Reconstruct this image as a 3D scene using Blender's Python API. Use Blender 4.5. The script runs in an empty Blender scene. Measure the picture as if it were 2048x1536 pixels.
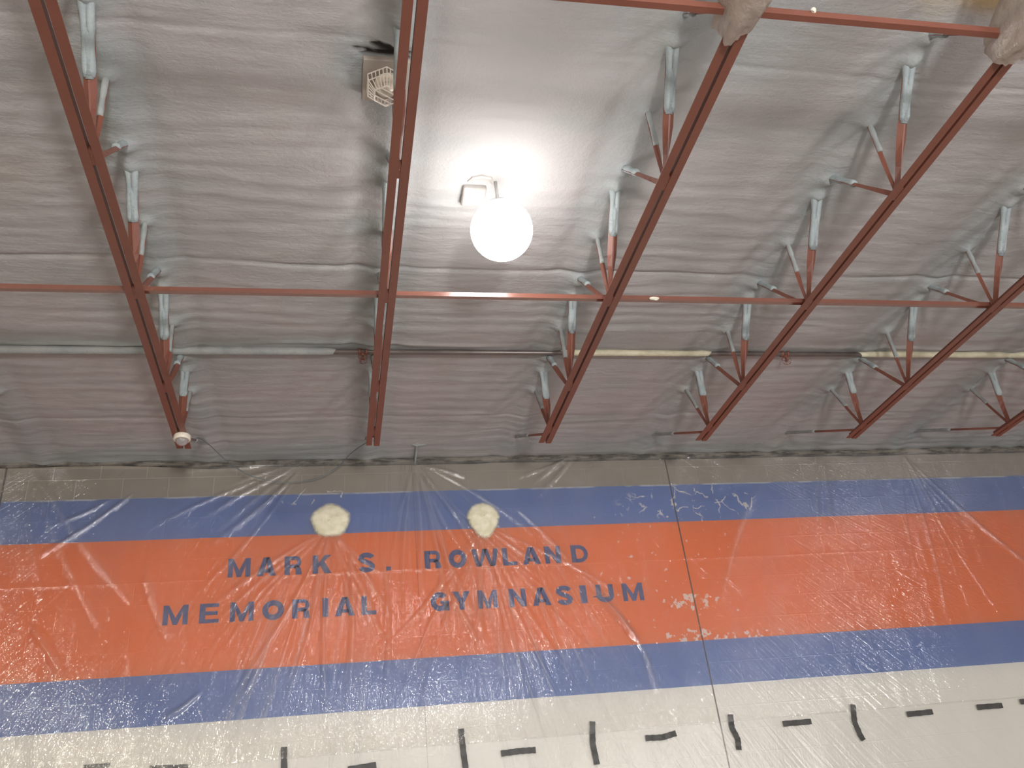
import bpy, bmesh, math, random
import numpy as np
from mathutils import Vector, Matrix

scene = bpy.context.scene
C = scene.collection
PI = math.pi
EYE = 1.6                                    # camera height above the floor
# ------------------------------------------------------------------ camera
F_PX = 1798.1
MROT = ((0.97959, -0.17180, -0.10440),       # camera right
        (-0.0019, 0.51190, -0.85905),        # camera down
        (0.20103, 0.84170, 0.50113))         # camera forward
cam_data = bpy.data.cameras.new('camera')
cam = bpy.data.objects.new('camera', cam_data)
C.objects.link(cam)
cx, cy, cz = Vector(MROT[0]), -Vector(MROT[1]), -Vector(MROT[2])
R = Matrix((cx, cy, cz)).transposed().to_4x4()
cam.matrix_world = Matrix.Translation((0, 0, EYE)) @ R
cam_data.sensor_width = 36.0
cam_data.lens = 36.0 * F_PX / 2048.0
cam_data.clip_end = 100
scene.camera = cam
# ------------------------------------------------------------------ colour management, world, lights
vs = scene.view_settings
vs.view_transform = 'Standard'; vs.look = 'None'; vs.gamma = 1.0; vs.exposure = 0.06
try: vs.use_curve_mapping = False
except Exception: pass
world = bpy.data.worlds.new('world'); scene.world = world
world.use_nodes = True
world.node_tree.nodes['Background'].inputs[0].default_value = (1.0, 0.93, 0.86, 1)
world.node_tree.nodes['Background'].inputs[1].default_value = 0.05

def area(name, loc, target, size, power, col=(1, 0.94, 0.88)):
    l = bpy.data.lights.new(name, 'AREA'); l.energy = power; l.size = size; l.color = col; l.shape = 'DISK'
    o = bpy.data.objects.new(name, l); C.objects.link(o); o.location = loc
    o.rotation_euler = (Vector(target) - Vector(loc)).to_track_quat('-Z', 'Y').to_euler()
    return o
# the hall's own light: work light standing low behind the photographer, high bays further back; the right-hand fill is added
area('work_light', (0.9, -5.4, 1.0), (1.8, 6.0, 4.4), 0.9, 600, (1.0, 0.975, 0.965))
area('fill_light_right', (7.5, -6.0, 0.9), (5.5, 7.5, 4.8), 1.6, 430, (1.0, 0.975, 0.96))  # unseen fill added to brighten the right side and wall top
area('high_bay_light_near', (1.6, 0.3, 4.75), (1.8, 1.6, 0), 0.6, 95, (1.0, 0.955, 0.91))
area('high_bay_light_far', (-4.2, -1.5, 4.7), (-3.6, 3.0, 0), 0.6, 150, (1.0, 0.90, 0.74))
area('high_bay_light_side', (9.5, -9.0, 4.6), (8.0, 2.0, 2.0), 0.6, 170, (1.0, 0.955, 0.91))
LAMP = Vector((1.03, 4.10, 3.52 + EYE))

# ------------------------------------------------------------------ main measures (relative to the eye, EYE added later)
D = 8.152                                    # the end wall
ZF, SL, DEP = 3.993, -0.0204, 0.588          # underside of foam at the wall, slope, depth down to the bottom chords
JX = [-1.106, 0.362, 1.812, 3.231, 4.699, 6.215]
H_BLUE, H_ORANGE, H_BLUE2, H_WHITE = 3.627 + EYE, 3.214 + EYE, 2.0055 + EYE, 1.592 + EYE
def zf(y): return ZF + SL * (D - y) + EYE    # mean foam level
def zb(y): return zf(y) - DEP                # bottom of the joists
def ray(px, py):
    a, b = (px - 1024) / F_PX, (py - 768) / F_PX
    return Vector([MROT[0][i] * a + MROT[1][i] * b + MROT[2][i] for i in range(3)])
def on_wall(px, py, off=0.0):                # a point of the end wall
    r = ray(px, py); r = r * ((D - off) / r.y); return Vector((r.x, r.y, r.z + EYE))

# ------------------------------------------------------------------ helpers
def link(o, parent=None):
    C.objects.link(o)
    if parent is not None: o.parent = parent
    return o
def tag(o, label=None, cat=None, group=None, kind=None):
    if label: o['label'] = label
    if cat: o['category'] = cat
    if group: o['group'] = group
    if kind: o['kind'] = kind
    return o
def empty(name, loc):
    o = bpy.data.objects.new(name, None); o.empty_display_size = 0.1; o.location = loc
    C.objects.link(o); return o
def mesh_obj(name, verts, faces, mat, parent=None, smooth=False, at=(0, 0, 0)):
    """verts in world space; object origin at `at` (or at the parent's origin)"""
    off = Vector(parent_world(parent)) if parent is not None else Vector(at)
    me = bpy.data.meshes.new(name)
    me.from_pydata([tuple(Vector(v) - off) for v in verts], [], faces)
    me.materials.append(mat); me.update()
    if smooth:
        me.polygons.foreach_set('use_smooth', [True] * len(me.polygons))
    o = bpy.data.objects.new(name, me)
    if parent is None: o.location = off
    return link(o, parent)
def parent_world(p):
    v = Vector((0, 0, 0))
    while p is not None:
        v += p.location; p = p.parent
    return v
class MB:
    def __init__(self): self.v = []; self.f = []
    def add(self, vs_, fs_):
        n = len(self.v); self.v += [tuple(v) for v in vs_]; self.f += [tuple(i + n for i in f) for f in fs_]
    def box(self, a, b):
        x0, y0, z0 = a; x1, y1, z1 = b
        self.add([(x0, y0, z0), (x1, y0, z0), (x1, y1, z0), (x0, y1, z0), (x0, y0, z1), (x1, y0, z1), (x1, y1, z1), (x0, y1, z1)],
                 [(0, 3, 2, 1), (4, 5, 6, 7), (0, 1, 5, 4), (1, 2, 6, 5), (2, 3, 7, 6), (3, 0, 4, 7)])
    def sweep(self, pts, rads, n=8, side=None, closed=False, prof=None):
        """tube through pts; rads one per point, or prof a 2-D outline scaled by rads"""
        pts = [Vector(p) for p in pts]; m = len(pts); rings = []
        up = Vector(side) if side is not None else None
        outline = prof if prof else [(math.cos(2 * PI * k / n), math.sin(2 * PI * k / n)) for k in range(n)]
        n = len(outline)
        for i, p in enumerate(pts):
            if closed: t = pts[(i + 1) % m] - pts[i - 1]
            else: t = pts[min(i + 1, m - 1)] - pts[max(i - 1, 0)]
            t.normalize()
            u = up if up is not None else (Vector((0, 0, 1)) if abs(t.z) < 0.9 else Vector((1, 0, 0)))
            a = (u - t * u.dot(t)).normalized(); b = t.cross(a).normalized()
            r = rads[i] if isinstance(rads, (list, tuple)) else rads
            ra, rb = r if isinstance(r, tuple) else (r, r)
            rings.append([p + a * (c * ra) + b * (s * rb) for c, s in outline])
        vs_ = [q for r_ in rings for q in r_]; fs_ = []
        for i in range(m if closed else m - 1):
            j = (i + 1) % m
            for k in range(n):
                k2 = (k + 1) % n
                fs_.append((i * n + k, i * n + k2, j * n + k2, j * n + k))
        if not closed:
            fs_.append(tuple(range(n - 1, -1, -1))); fs_.append(tuple((m - 1) * n + k for k in range(n)))
        self.add(vs_, fs_)
    def lathe(self, c, prof, n=32, axis='z'):
        c = Vector(c); vs_ = []; fs_ = []
        for r, z in prof:
            for k in range(n):
                a = 2 * PI * k / n
                vs_.append(c + Vector((r * math.cos(a), r * math.sin(a), z)))
        for i in range(len(prof) - 1):
            for k in range(n):
                k2 = (k + 1) % n
                fs_.append((i * n + k, i * n + k2, (i + 1) * n + k2, (i + 1) * n + k))
        self.add(vs_, fs_)
    def build(self, name, mat, parent=None, smooth=False, at=(0, 0, 0)):
        return mesh_obj(name, self.v, self.f, mat, parent, smooth, at)

# value noise (numpy)
def _h(ix, iy, seed):
    n = (ix.astype(np.int64) * 374761393 + iy.astype(np.int64) * 668265263 + seed * 974634777) & 0xffffffff
    n = ((n ^ (n >> 13)) * 1274126177) & 0xffffffff
    return ((n ^ (n >> 16)) & 0xffff) / 65535.0
def vnoise(x, y, seed=0):
    x0 = np.floor(x); y0 = np.floor(y); fx = x - x0; fy = y - y0
    fx = fx * fx * fx * (fx * (fx * 6 - 15) + 10); fy = fy * fy * fy * (fy * (fy * 6 - 15) + 10)
    a = _h(x0, y0, seed); b = _h(x0 + 1, y0, seed); c = _h(x0, y0 + 1, seed); d = _h(x0 + 1, y0 + 1, seed)
    return (a + (b - a) * fx) * (1 - fy) + (c + (d - c) * fx) * fy
def fbm(x, y, seed=0, o=3):
    s = 0; amp = 0.5
    for k in range(o):
        s = s + amp * vnoise(x * 2 ** k, y * 2 ** k, seed + k); amp *= 0.5
    return s / (1 - 0.5 ** o)

# ------------------------------------------------------------------ material helpers
def newmat(name):
    m = bpy.data.materials.new(name); m.use_nodes = True
    nt = m.node_tree; b = nt.nodes['Principled BSDF']
    return m, nt, b
def N(nt, t, **kw):
    n = nt.nodes.new(t)
    for k, v in kw.items(): setattr(n, k, v)
    return n
def setin(nt, sock, v):
    if hasattr(v, 'is_output') or isinstance(v, bpy.types.NodeSocket): nt.links.new(v, sock)
    else: sock.default_value = v
def M_(nt, op, a, b=0.0, c=None, clamp=False):
    n = N(nt, 'ShaderNodeMath', operation=op, use_clamp=clamp)
    setin(nt, n.inputs[0], a); setin(nt, n.inputs[1], b)
    if c is not None: setin(nt, n.inputs[2], c)
    return n.outputs[0]
def mixc(nt, f, a, b):
    n = N(nt, 'ShaderNodeMix', data_type='RGBA')
    setin(nt, n.inputs[0], f); setin(nt, n.inputs[6], a); setin(nt, n.inputs[7], b)
    return n.outputs[2]
def coords(nt): return N(nt, 'ShaderNodeNewGeometry').outputs['Position']
def noise(nt, vec, scale, detail=3, rough=0.5, out=0, dist=0.0):
    n = N(nt, 'ShaderNodeTexNoise'); nt.links.new(vec, n.inputs['Vector'])
    n.inputs['Scale'].default_value = scale; n.inputs['Detail'].default_value = detail
    n.inputs['Roughness'].default_value = rough; n.inputs['Distortion'].default_value = dist
    return n.outputs[out]
def scalev(nt, vec, s):
    n = N(nt, 'ShaderNodeMapping'); nt.links.new(vec, n.inputs[0]); n.inputs['Scale'].default_value = s
    return n.outputs[0]
def ramp(nt, f, stops):
    n = N(nt, 'ShaderNodeMapRange'); setin(nt, n.inputs[0], f)
    n.inputs[1].default_value, n.inputs[2].default_value = stops[0], stops[1]
    n.inputs[3].default_value, n.inputs[4].default_value = (stops[2], stops[3]) if len(stops) > 2 else (0, 1)
    n.interpolation_type = 'SMOOTHSTEP' if True else 'LINEAR'
    return n.outputs[0]
def bump(nt, b, h, strength, dist):
    n = N(nt, 'ShaderNodeBump'); nt.links.new(h, n.inputs['Height'])
    n.inputs['Strength'].default_value = strength; n.inputs['Distance'].default_value = dist
    nt.links.new(n.outputs[0], b.inputs['Normal']); return n
def simple(name, col, rough=0.6, metal=0.0, var=0.15, vscale=12, bs=0.0, bscale=60):
    m, nt, b = newmat(name); p = coords(nt)
    f = noise(nt, p, vscale, 3)
    c2 = tuple(max(0, c * (1 - var)) for c in col); c1 = tuple(min(1, c * (1 + var)) for c in col)
    nt.links.new(mixc(nt, f, (*c2, 1), (*c1, 1)), b.inputs['Base Color'])
    b.inputs['Roughness'].default_value = rough; b.inputs['Metallic'].default_value = metal
    if bs: bump(nt, b, noise(nt, p, bscale, 4), bs, 0.01)
    return m
def attr(nt, name):
    n = N(nt, 'ShaderNodeAttribute'); n.attribute_name = name; return n.outputs['Fac']

# red oxide primer steel
def primer(name, rough=0.42):
    m, nt, b = newmat(name); p = coords(nt)
    f = noise(nt, p, 5, 4)
    c = mixc(nt, f, (0.155, 0.053, 0.034, 1), (0.200, 0.071, 0.047, 1))
    sp = ramp(nt, noise(nt, p, 70, 3), (0.66, 0.80))
    c = mixc(nt, M_(nt, 'MULTIPLY', sp, 0.35), c, (0.36, 0.20, 0.16, 1))
    nt.links.new(c, b.inputs['Base Color'])
    b.inputs['Roughness'].default_value = rough
    bump(nt, b, noise(nt, p, 160, 2), 0.15, 0.002)
    return m
M_RED = primer('red_primer_steel')
M_REDGLOSS = primer('red_primer_bridging', 0.25)
M_REDGLOSS.node_tree.nodes['Principled BSDF'].inputs['Specular IOR Level'].default_value = 1.0
M_REDGLOSS.node_tree.nodes['Principled BSDF'].inputs['Coat Weight'].default_value = 0.6
M_REDGLOSS.node_tree.nodes['Principled BSDF'].inputs['Coat Roughness'].default_value = 0.16
# sprayed foam on the ceiling; attributes tint (fresh blue-grey overspray), cream, hole
def foam_ceiling():
    m, nt, b = newmat('sprayed_foam'); p = coords(nt)
    big = noise(nt, p, 0.9, 3)
    c = mixc(nt, ramp(nt, big, (0.3, 0.7)), (0.420, 0.395, 0.395, 1), (0.395, 0.385, 0.382, 1))
    blotch = ramp(nt, noise(nt, scalev(nt, p, (0.6, 1.6, 1)), 2.1, 4), (0.48, 0.72))
    c = mixc(nt, M_(nt, 'MULTIPLY', blotch, 0.55), c, (0.345, 0.365, 0.362, 1))
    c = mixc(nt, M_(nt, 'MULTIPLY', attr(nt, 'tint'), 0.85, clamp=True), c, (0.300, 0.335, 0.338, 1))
    warm = ramp(nt, noise(nt, p, 1.4, 3), (0.56, 0.75))
    c = mixc(nt, M_(nt, 'MULTIPLY', warm, 0.30), c, (0.36, 0.33, 0.28, 1))
    c = mixc(nt, attr(nt, 'cream'), c, (0.56, 0.50, 0.37, 1))
    c = mixc(nt, attr(nt, 'ochre'), c, (0.40, 0.27, 0.10, 1))
    c = mixc(nt, attr(nt, 'hole'), c, (0.035, 0.030, 0.028, 1))  # shade inside the hollow put into the foam colour
    nt.links.new(c, b.inputs['Base Color'])
    b.inputs['Roughness'].default_value = 0.72
    b.inputs['Specular IOR Level'].default_value = 0.3
    h = M_(nt, 'ADD', noise(nt, p, 38, 4, 0.6), M_(nt, 'MULTIPLY', noise(nt, p, 130, 2), 0.35))
    h = M_(nt, 'ADD', h, M_(nt, 'MULTIPLY', noise(nt, scalev(nt, p, (2.6, 17, 1)), 1.0, 4, 0.6), 1.6))
    bump(nt, b, h, 0.35, 0.012)
    return m
M_FOAM = foam_ceiling()
def foam_coat(name, c1, c2):
    m, nt, b = newmat(name); p = coords(nt)
    nt.links.new(mixc(nt, ramp(nt, noise(nt, p, 9, 4), (0.3, 0.7)), (*c1, 1), (*c2, 1)), b.inputs['Base Color'])
    b.inputs['Roughness'].default_value = 0.7
    bump(nt, b, noise(nt, p, 70, 4), 0.4, 0.01); return m
M_COAT = foam_coat('foam_overspray_blue_grey', (0.245, 0.29, 0.30), (0.32, 0.365, 0.37))
M_COATL = foam_coat('foam_overspray_pipe', (0.235, 0.255, 0.255), (0.29, 0.295, 0.285))
M_COATC = foam_coat('foam_overspray_cream', (0.47, 0.43, 0.31), (0.62, 0.58, 0.43))
M_COATG = foam_coat('foam_overspray_grey', (0.245, 0.265, 0.265), (0.31, 0.33, 0.325))

# ------------------------------------------------------------------ the end wall
def wall_mat():
    m, nt, b = newmat('painted_block_wall'); p = coords(nt)
    sx = N(nt, 'ShaderNodeSeparateXYZ'); nt.links.new(p, sx.inputs[0])
    x, z = sx.outputs[0], sx.outputs[2]
    wob = M_(nt, 'MULTIPLY', M_(nt, 'SUBTRACT', noise(nt, p, 9, 3), 0.5), 0.010)
    zz = M_(nt, 'ADD', z, wob)
    orange = mixc(nt, noise(nt, p, 1.3, 3), (0.600, 0.135, 0.030, 1), (0.680, 0.170, 0.044, 1))
    blue = mixc(nt, noise(nt, p, 1.7, 3), (0.090, 0.150, 0.345, 1), (0.115, 0.178, 0.385, 1))
    white = mixc(nt, noise(nt, p, 1.1, 3), (0.63, 0.605, 0.545, 1), (0.68, 0.66, 0.61, 1))
    grey = mixc(nt, noise(nt, scalev(nt, p, (2.5, 1, 5)), 1.0, 4), (0.235, 0.205, 0.165, 1), (0.300, 0.262, 0.220, 1))
    # blocks
    cmb = N(nt, 'ShaderNodeCombineXYZ')
    nt.links.new(M_(nt, 'ADD', x, 2.276 + 0.4064 * 40 + 0.2032), cmb.inputs[0])
    nt.links.new(M_(nt, 'ADD', z, -H_BLUE + 0.2032 * 40), cmb.inputs[1])
    br = N(nt, 'ShaderNodeTexBrick'); nt.links.new(cmb.outputs[0], br.inputs['Vector'])
    br.offset = 0.5; br.inputs['Scale'].default_value = 1.0
    br.inputs['Brick Width'].default_value = 0.4064; br.inputs['Row Height'].default_value = 0.2032
    br.inputs['Mortar Size'].default_value = 0.006; br.inputs['Mortar Smooth'].default_value = 0.6
    br.inputs['Color1'].default_value = (0.0, 0.0, 0.0, 1); br.inputs['Color2'].default_value = (1, 1, 1, 1)
    mort = br.outputs['Fac']
    tone = N(nt, 'ShaderNodeSeparateColor'); nt.links.new(br.outputs['Color'], tone.inputs[0])
    grey = mixc(nt, M_(nt, 'MULTIPLY', M_(nt, 'SUBTRACT', 1.0, mort), M_(nt, 'MULTIPLY', tone.outputs[0], 0.35)), grey, (0.25, 0.22, 0.185, 1))
    grey = mixc(nt, M_(nt, 'MULTIPLY', mort, ramp(nt, x, (-1.2, 1.0, 0.85, 0.22))), grey, (0.36, 0.335, 0.285, 1))
    c = mixc(nt, M_(nt, 'GREATER_THAN', zz, H_BLUE), blue, grey)
    c = mixc(nt, M_(nt, 'LESS_THAN', M_(nt, 'ADD', z, M_(nt, 'MULTIPLY', wob, 0.3)), H_ORANGE), c, orange)
    c = mixc(nt, M_(nt, 'LESS_THAN', M_(nt, 'ADD', z, M_(nt, 'MULTIPLY', wob, 0.3)), H_BLUE2), c, blue)
    c = mixc(nt, M_(nt, 'LESS_THAN', M_(nt, 'ADD', z, M_(nt, 'MULTIPLY', wob, 0.3)), H_WHITE), c, white)
    # flaked paint
    vo = N(nt, 'ShaderNodeTexVoronoi', feature='DISTANCE_TO_EDGE')
    dn = N(nt, 'ShaderNodeVectorMath', operation='ADD'); nt.links.new(p, dn.inputs[0])
    nn = noise(nt, p, 9, 4, out=1)
    ns = N(nt, 'ShaderNodeVectorMath', operation='SCALE'); nt.links.new(nn, ns.inputs[0]); ns.inputs['Scale'].default_value = 0.14
    nt.links.new(ns.outputs[0], dn.inputs[1]); nt.links.new(dn.outputs[0], vo.inputs['Vector']); vo.inputs['Scale'].default_value = 4.2
    crack = ramp(nt, M_(nt, 'ADD', vo.outputs['Distance'], M_(nt, 'MULTIPLY', noise(nt, p, 30, 3), 0.06)), (0.040, 0.062, 1, 0))
    patch = ramp(nt, noise(nt, p, 6.5, 3), (0.46, 0.53))
    def blob(xc, zc, rx, rz):
        a = M_(nt, 'DIVIDE', M_(nt, 'SUBTRACT', x, xc), rx); d_ = M_(nt, 'DIVIDE', M_(nt, 'SUBTRACT', z, zc), rz)
        r2 = M_(nt, 'ADD', M_(nt, 'MULTIPLY', a, a), M_(nt, 'MULTIPLY', d_, d_))
        return ramp(nt, r2, (0.35, 1.0, 1, 0))
    reg = M_(nt, 'MAXIMUM', blob(3.75, 3.43 + EYE, 0.95, 0.22), blob(-0.15, 3.60 + EYE, 0.45, 0.10))
    lines = M_(nt, 'MULTIPLY', M_(nt, 'MULTIPLY', crack, patch), reg)
    flecks = ramp(nt, noise(nt, p, 17, 5, 0.62), (0.655, 0.675))
    reg2 = M_(nt, 'MAXIMUM', blob(3.5, 2.38 + EYE, 0.42, 0.12), blob(3.45, 2.04 + EYE, 0.5, 0.11))
    reg2 = M_(nt, 'MAXIMUM', reg2, M_(nt, 'MULTIPLY', blob(3.35, 2.75 + EYE, 1.3, 0.8), 0.35))
    reg2 = M_(nt, 'MAXIMUM', reg2, M_(nt, 'MULTIPLY', blob(4.1, 2.03 + EYE, 0.5, 0.07), 0.8))
    fl2 = ramp(nt, M_(nt, 'ADD', noise(nt, p, 14, 6, 0.65), M_(nt, 'MULTIPLY', reg2, 0.17)), (0.700, 0.73))
    mask = M_(nt, 'MAXIMUM', lines, M_(nt, 'MULTIPLY', M_(nt, 'MULTIPLY', fl2, M_(nt, 'GREATER_THAN', z, H_BLUE2)), ramp(nt, reg2, (0.02, 0.1))))
    edge = M_(nt, 'MULTIPLY', ramp(nt, M_(nt, 'ABSOLUTE', M_(nt, 'SUBTRACT', zz, H_BLUE - 0.004)), (0.004, 0.012, 1, 0)), ramp(nt, noise(nt, p, 3.3, 3), (0.45, 0.6)))
    mask = M_(nt, 'MAXIMUM', mask, M_(nt, 'MULTIPLY', edge, 0.55))
    c = mixc(nt, M_(nt, 'MULTIPLY', mask, 0.85), c, (0.62, 0.60, 0.55, 1))
    # joints between wall panels
    for xv, w, k in ((3.499, 0.009, 0.9), (0.823, 0.004, 0.35), (-2.89, 0.011, 0.9)):
        j = ramp(nt, M_(nt, 'ABSOLUTE', M_(nt, 'SUBTRACT', x, xv)), (w * 0.6, w, k, 0))
        c = mixc(nt, j, c, (0.05, 0.042, 0.035, 1))
    nt.links.new(c, b.inputs['Base Color'])
    b.inputs['Roughness'].default_value = 0.6
    h = M_(nt, 'SUBTRACT', M_(nt, 'MULTIPLY', noise(nt, p, 55, 4), 0.2), M_(nt, 'MULTIPLY', mort, 0.25))
    bump(nt, b, h, 0.35, 0.006)
    return m
M_WALL = wall_mat()
XL, XR, YB = -9.0, 14.0, -12.0
def struct(o): o['kind'] = 'structure'; return o
b_ = MB(); b_.box((XL, D, 0), (XR, D + 0.2, 6.2)); struct(b_.build('wall_back', M_WALL))
M_PLAIN = simple('painted_block_plain', (0.50, 0.46, 0.40), 0.7, var=0.06, vscale=2)
M_FLOOR = simple('covered_floor', (0.46, 0.43, 0.40), 0.35, var=0.2, vscale=3)
b_ = MB(); b_.box((XL - 0.2, YB, 0), (XL, D + 0.2, 6.2)); struct(b_.build('wall_left', M_PLAIN))
b_ = MB(); b_.box((XR, YB, 0), (XR + 0.2, D + 0.2, 6.2)); struct(b_.build('wall_right', M_PLAIN))
b_ = MB(); b_.box((XL - 0.2, YB - 0.2, 0), (XR + 0.2, YB, 6.2)); struct(b_.build('wall_front', M_PLAIN))
b_ = MB(); b_.box((XL - 0.2, YB - 0.2, -0.1), (XR + 0.2, D + 0.2, 0)); struct(b_.build('floor', M_FLOOR))

# ------------------------------------------------------------------ ceiling of sprayed foam
BP = [1.16, 2.29, 3.43, 4.56, 5.70]          # bottom panel points of each joist
WIDE = [(1.16, 0.68), (2.29, 1.81), (3.43, 2.95), (4.56, 4.08), (5.70, 5.26), (6.43, 6.385)]
AWAY = [(1.16, 1.66), (2.29, 2.79), (3.43, 3.93), (4.56, 5.09), (5.70, 6.19)]
THIN = [(1.16, 1.16), (2.29, 2.29), (3.43, 3.42), (4.56, 4.57), (5.70, 5.71), (6.43, 6.735)]
xs = np.concatenate([[XL, -6.0], np.arange(-3.6, 8.8, 0.028), [11.0, XR]])
ys = np.concatenate([[YB, -6.0, 0.0], np.arange(1.7, D - 0.012, 0.016), [D]])
Xg, Yg = np.meshgrid(xs, ys)
inner = ((Xg > -3.7) & (Xg < 8.9) & (Yg > 1.6)).astype(float)
wob = (fbm(Xg * 1.1, Yg * 2.6, 3, 4) - 0.5) * 0.26
amp = 0.0005 + 0.0040 * np.clip(fbm(Xg * 0.8 + 5, Yg * 1.6, 11, 3) - 0.28, 0, 1)
rip = np.sin((Yg + wob) * 2 * PI / 0.1524)
rip = np.sign(rip) * np.abs(rip) ** 0.7
disp = -amp * rip
disp += (fbm(Xg * 1.2, Yg * 3.2, 21, 4) - 0.5) * 0.012
disp += (fbm(Xg * 3, Yg * 13, 31, 3) - 0.5) * 0.0055
disp += (fbm(Xg * 16, Yg * 24, 41, 2) - 0.5) * 0.002
tint = np.zeros_like(Xg); cream = np.zeros_like(Xg); ochre = np.zeros_like(Xg); hole = np.zeros_like(Xg)
for i, jx in enumerate(JX + [-2.573, 7.70]):
    d = np.abs(Xg - jx)
    bead = 0.5 + 0.9 * fbm(Xg * 3, Yg * 3.1, 50 + i, 3)
    disp -= 0.020 * bead * np.exp(-(d / 0.075) ** 2)                   # foam wrapped over the top chord
    disp += 0.010 * np.exp(-((d - 0.17) / 0.06) ** 2)                  # sprayed groove beside it
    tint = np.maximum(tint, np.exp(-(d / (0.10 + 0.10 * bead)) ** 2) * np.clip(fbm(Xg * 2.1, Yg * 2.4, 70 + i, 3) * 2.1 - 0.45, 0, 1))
    for (yb_, yt_) in WIDE + AWAY + THIN:
        r = np.sqrt((Xg - jx) ** 2 + (Yg - yt_) ** 2)
        disp -= 0.035 * np.exp(-(r / 0.045) ** 2)
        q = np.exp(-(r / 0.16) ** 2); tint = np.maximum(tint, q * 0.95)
for (yy, a_) in ((4.98, 0.016), (6.02, -0.014), (3.1, 0.007), (7.25, 0.007)):     # seams of the roof deck below the foam
    yw = yy + (fbm(Xg * 0.8, Yg * 0 + yy, 90, 3) - 0.5) * 0.10
    disp += a_ * np.exp(-((Yg - yw) / 0.018) ** 2) * np.clip(fbm(Xg * 1.1, Yg * 0 + yy * 3, 95, 2) * 2 - 0.35, 0.1, 1)
tint = np.maximum(tint, np.exp(-((Yg - 6.0) / 0.14) ** 2) * (Xg < 0.3) * 0.8)
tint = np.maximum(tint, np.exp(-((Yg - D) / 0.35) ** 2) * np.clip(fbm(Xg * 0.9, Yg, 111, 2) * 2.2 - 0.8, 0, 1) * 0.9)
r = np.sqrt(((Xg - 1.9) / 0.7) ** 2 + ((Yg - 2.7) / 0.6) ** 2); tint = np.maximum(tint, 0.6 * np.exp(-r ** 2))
# hollow left around the plate of the guarded alarm, its shade painted dark
hx, hy = 0.335, 3.165
r = np.sqrt(((Xg - hx) / 0.14) ** 2 + ((Yg - hy) / 0.055) ** 2) + (fbm(Xg * 20, Yg * 26, 121, 3) - 0.5) * 1.5
hole = np.clip((1.15 - r) * 2.5, 0, 1) * (Yg < 3.20); disp += 0.05 * np.clip(1.2 - r, 0, 1)
r2 = np.sqrt(((Xg - 0.15) / 0.13) ** 2 + ((Yg - 3.25) / 0.2) ** 2); tint = np.maximum(tint, np.exp(-r2 ** 2))
disp += 0.02 * np.exp(-(((Xg - 0.13) / 0.05) ** 2 + ((Yg - 3.28) / 0.12) ** 2)) * fbm(Xg * 20, Yg * 20, 131, 3)
# foam still uncoloured near the second bridging
r = np.sqrt(((Xg - 3.10) / 0.22) ** 2 + ((Yg - 2.50) / 0.20) ** 2); cream = np.exp(-r ** 2) * np.clip(fbm(Xg * 9, Yg * 4, 141, 3) * 2 - 0.5, 0, 1)
r = np.sqrt(((Xg - 3.46) / 0.22) ** 2 + ((Yg - 2.49) / 0.13) ** 2); ochre = np.exp(-r ** 4) * 0.8
disp -= 0.03 * np.exp(-(((Xg - 3.10) / 0.12) ** 2 + ((Yg - 2.45) / 0.2) ** 2))
disp = disp * inner
# irregular lip where the foam stops at the wall
disp -= 0.012 * np.exp(-((Yg - D) / 0.05) ** 2) * inner * fbm(Xg * 3, Yg * 0, 151, 3)
Zg = ZF + SL * (D - Yg) + EYE + disp
nx, ny = len(xs), len(ys)
verts = np.stack([Xg.ravel(), Yg.ravel(), Zg.ravel()], 1)
idx = np.arange(nx * ny).reshape(ny, nx)
faces = np.stack([idx[:-1, :-1].ravel(), idx[1:, :-1].ravel(), idx[1:, 1:].ravel(), idx[:-1, 1:].ravel()], 1)
me = bpy.data.meshes.new('ceiling')
me.vertices.add(len(verts)); me.vertices.foreach_set('co', verts.ravel())
me.loops.add(faces.size); me.loops.foreach_set('vertex_index', faces.ravel())
me.polygons.add(len(faces)); me.polygons.foreach_set('loop_start', np.arange(0, faces.size, 4)); me.polygons.foreach_set('loop_total', np.full(len(faces), 4))
me.update(); me.validate(); me.polygons.foreach_set('use_smooth', np.ones(len(faces), bool))
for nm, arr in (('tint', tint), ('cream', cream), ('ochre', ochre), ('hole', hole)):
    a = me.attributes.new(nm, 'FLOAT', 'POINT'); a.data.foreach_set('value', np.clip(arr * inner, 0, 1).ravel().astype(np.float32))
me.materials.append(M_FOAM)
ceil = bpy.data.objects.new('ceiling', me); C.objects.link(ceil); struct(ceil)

# ------------------------------------------------------------------ dark gap between foam and plastic: bare wall top, recess shade painted in
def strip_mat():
    m, nt, b = newmat('gap_shade'); p = coords(nt)
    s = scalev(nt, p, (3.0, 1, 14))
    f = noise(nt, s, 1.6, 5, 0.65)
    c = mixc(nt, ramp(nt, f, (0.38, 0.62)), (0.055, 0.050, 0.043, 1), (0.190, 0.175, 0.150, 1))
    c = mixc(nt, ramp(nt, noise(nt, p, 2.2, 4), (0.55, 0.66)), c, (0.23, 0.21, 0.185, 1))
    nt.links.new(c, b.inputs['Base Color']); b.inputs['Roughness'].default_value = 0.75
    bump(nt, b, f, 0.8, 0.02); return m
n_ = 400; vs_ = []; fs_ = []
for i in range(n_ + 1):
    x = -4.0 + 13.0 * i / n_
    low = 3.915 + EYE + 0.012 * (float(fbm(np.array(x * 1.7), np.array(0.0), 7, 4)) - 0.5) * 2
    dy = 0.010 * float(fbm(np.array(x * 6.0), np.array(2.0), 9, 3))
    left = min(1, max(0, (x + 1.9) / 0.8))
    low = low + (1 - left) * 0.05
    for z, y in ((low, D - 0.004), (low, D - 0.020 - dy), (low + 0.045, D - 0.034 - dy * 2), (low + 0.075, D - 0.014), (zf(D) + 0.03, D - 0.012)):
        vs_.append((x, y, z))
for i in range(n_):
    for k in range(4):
        a = i * 5 + k; fs_.append((a, a + 5, a + 6, a + 1))
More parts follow.
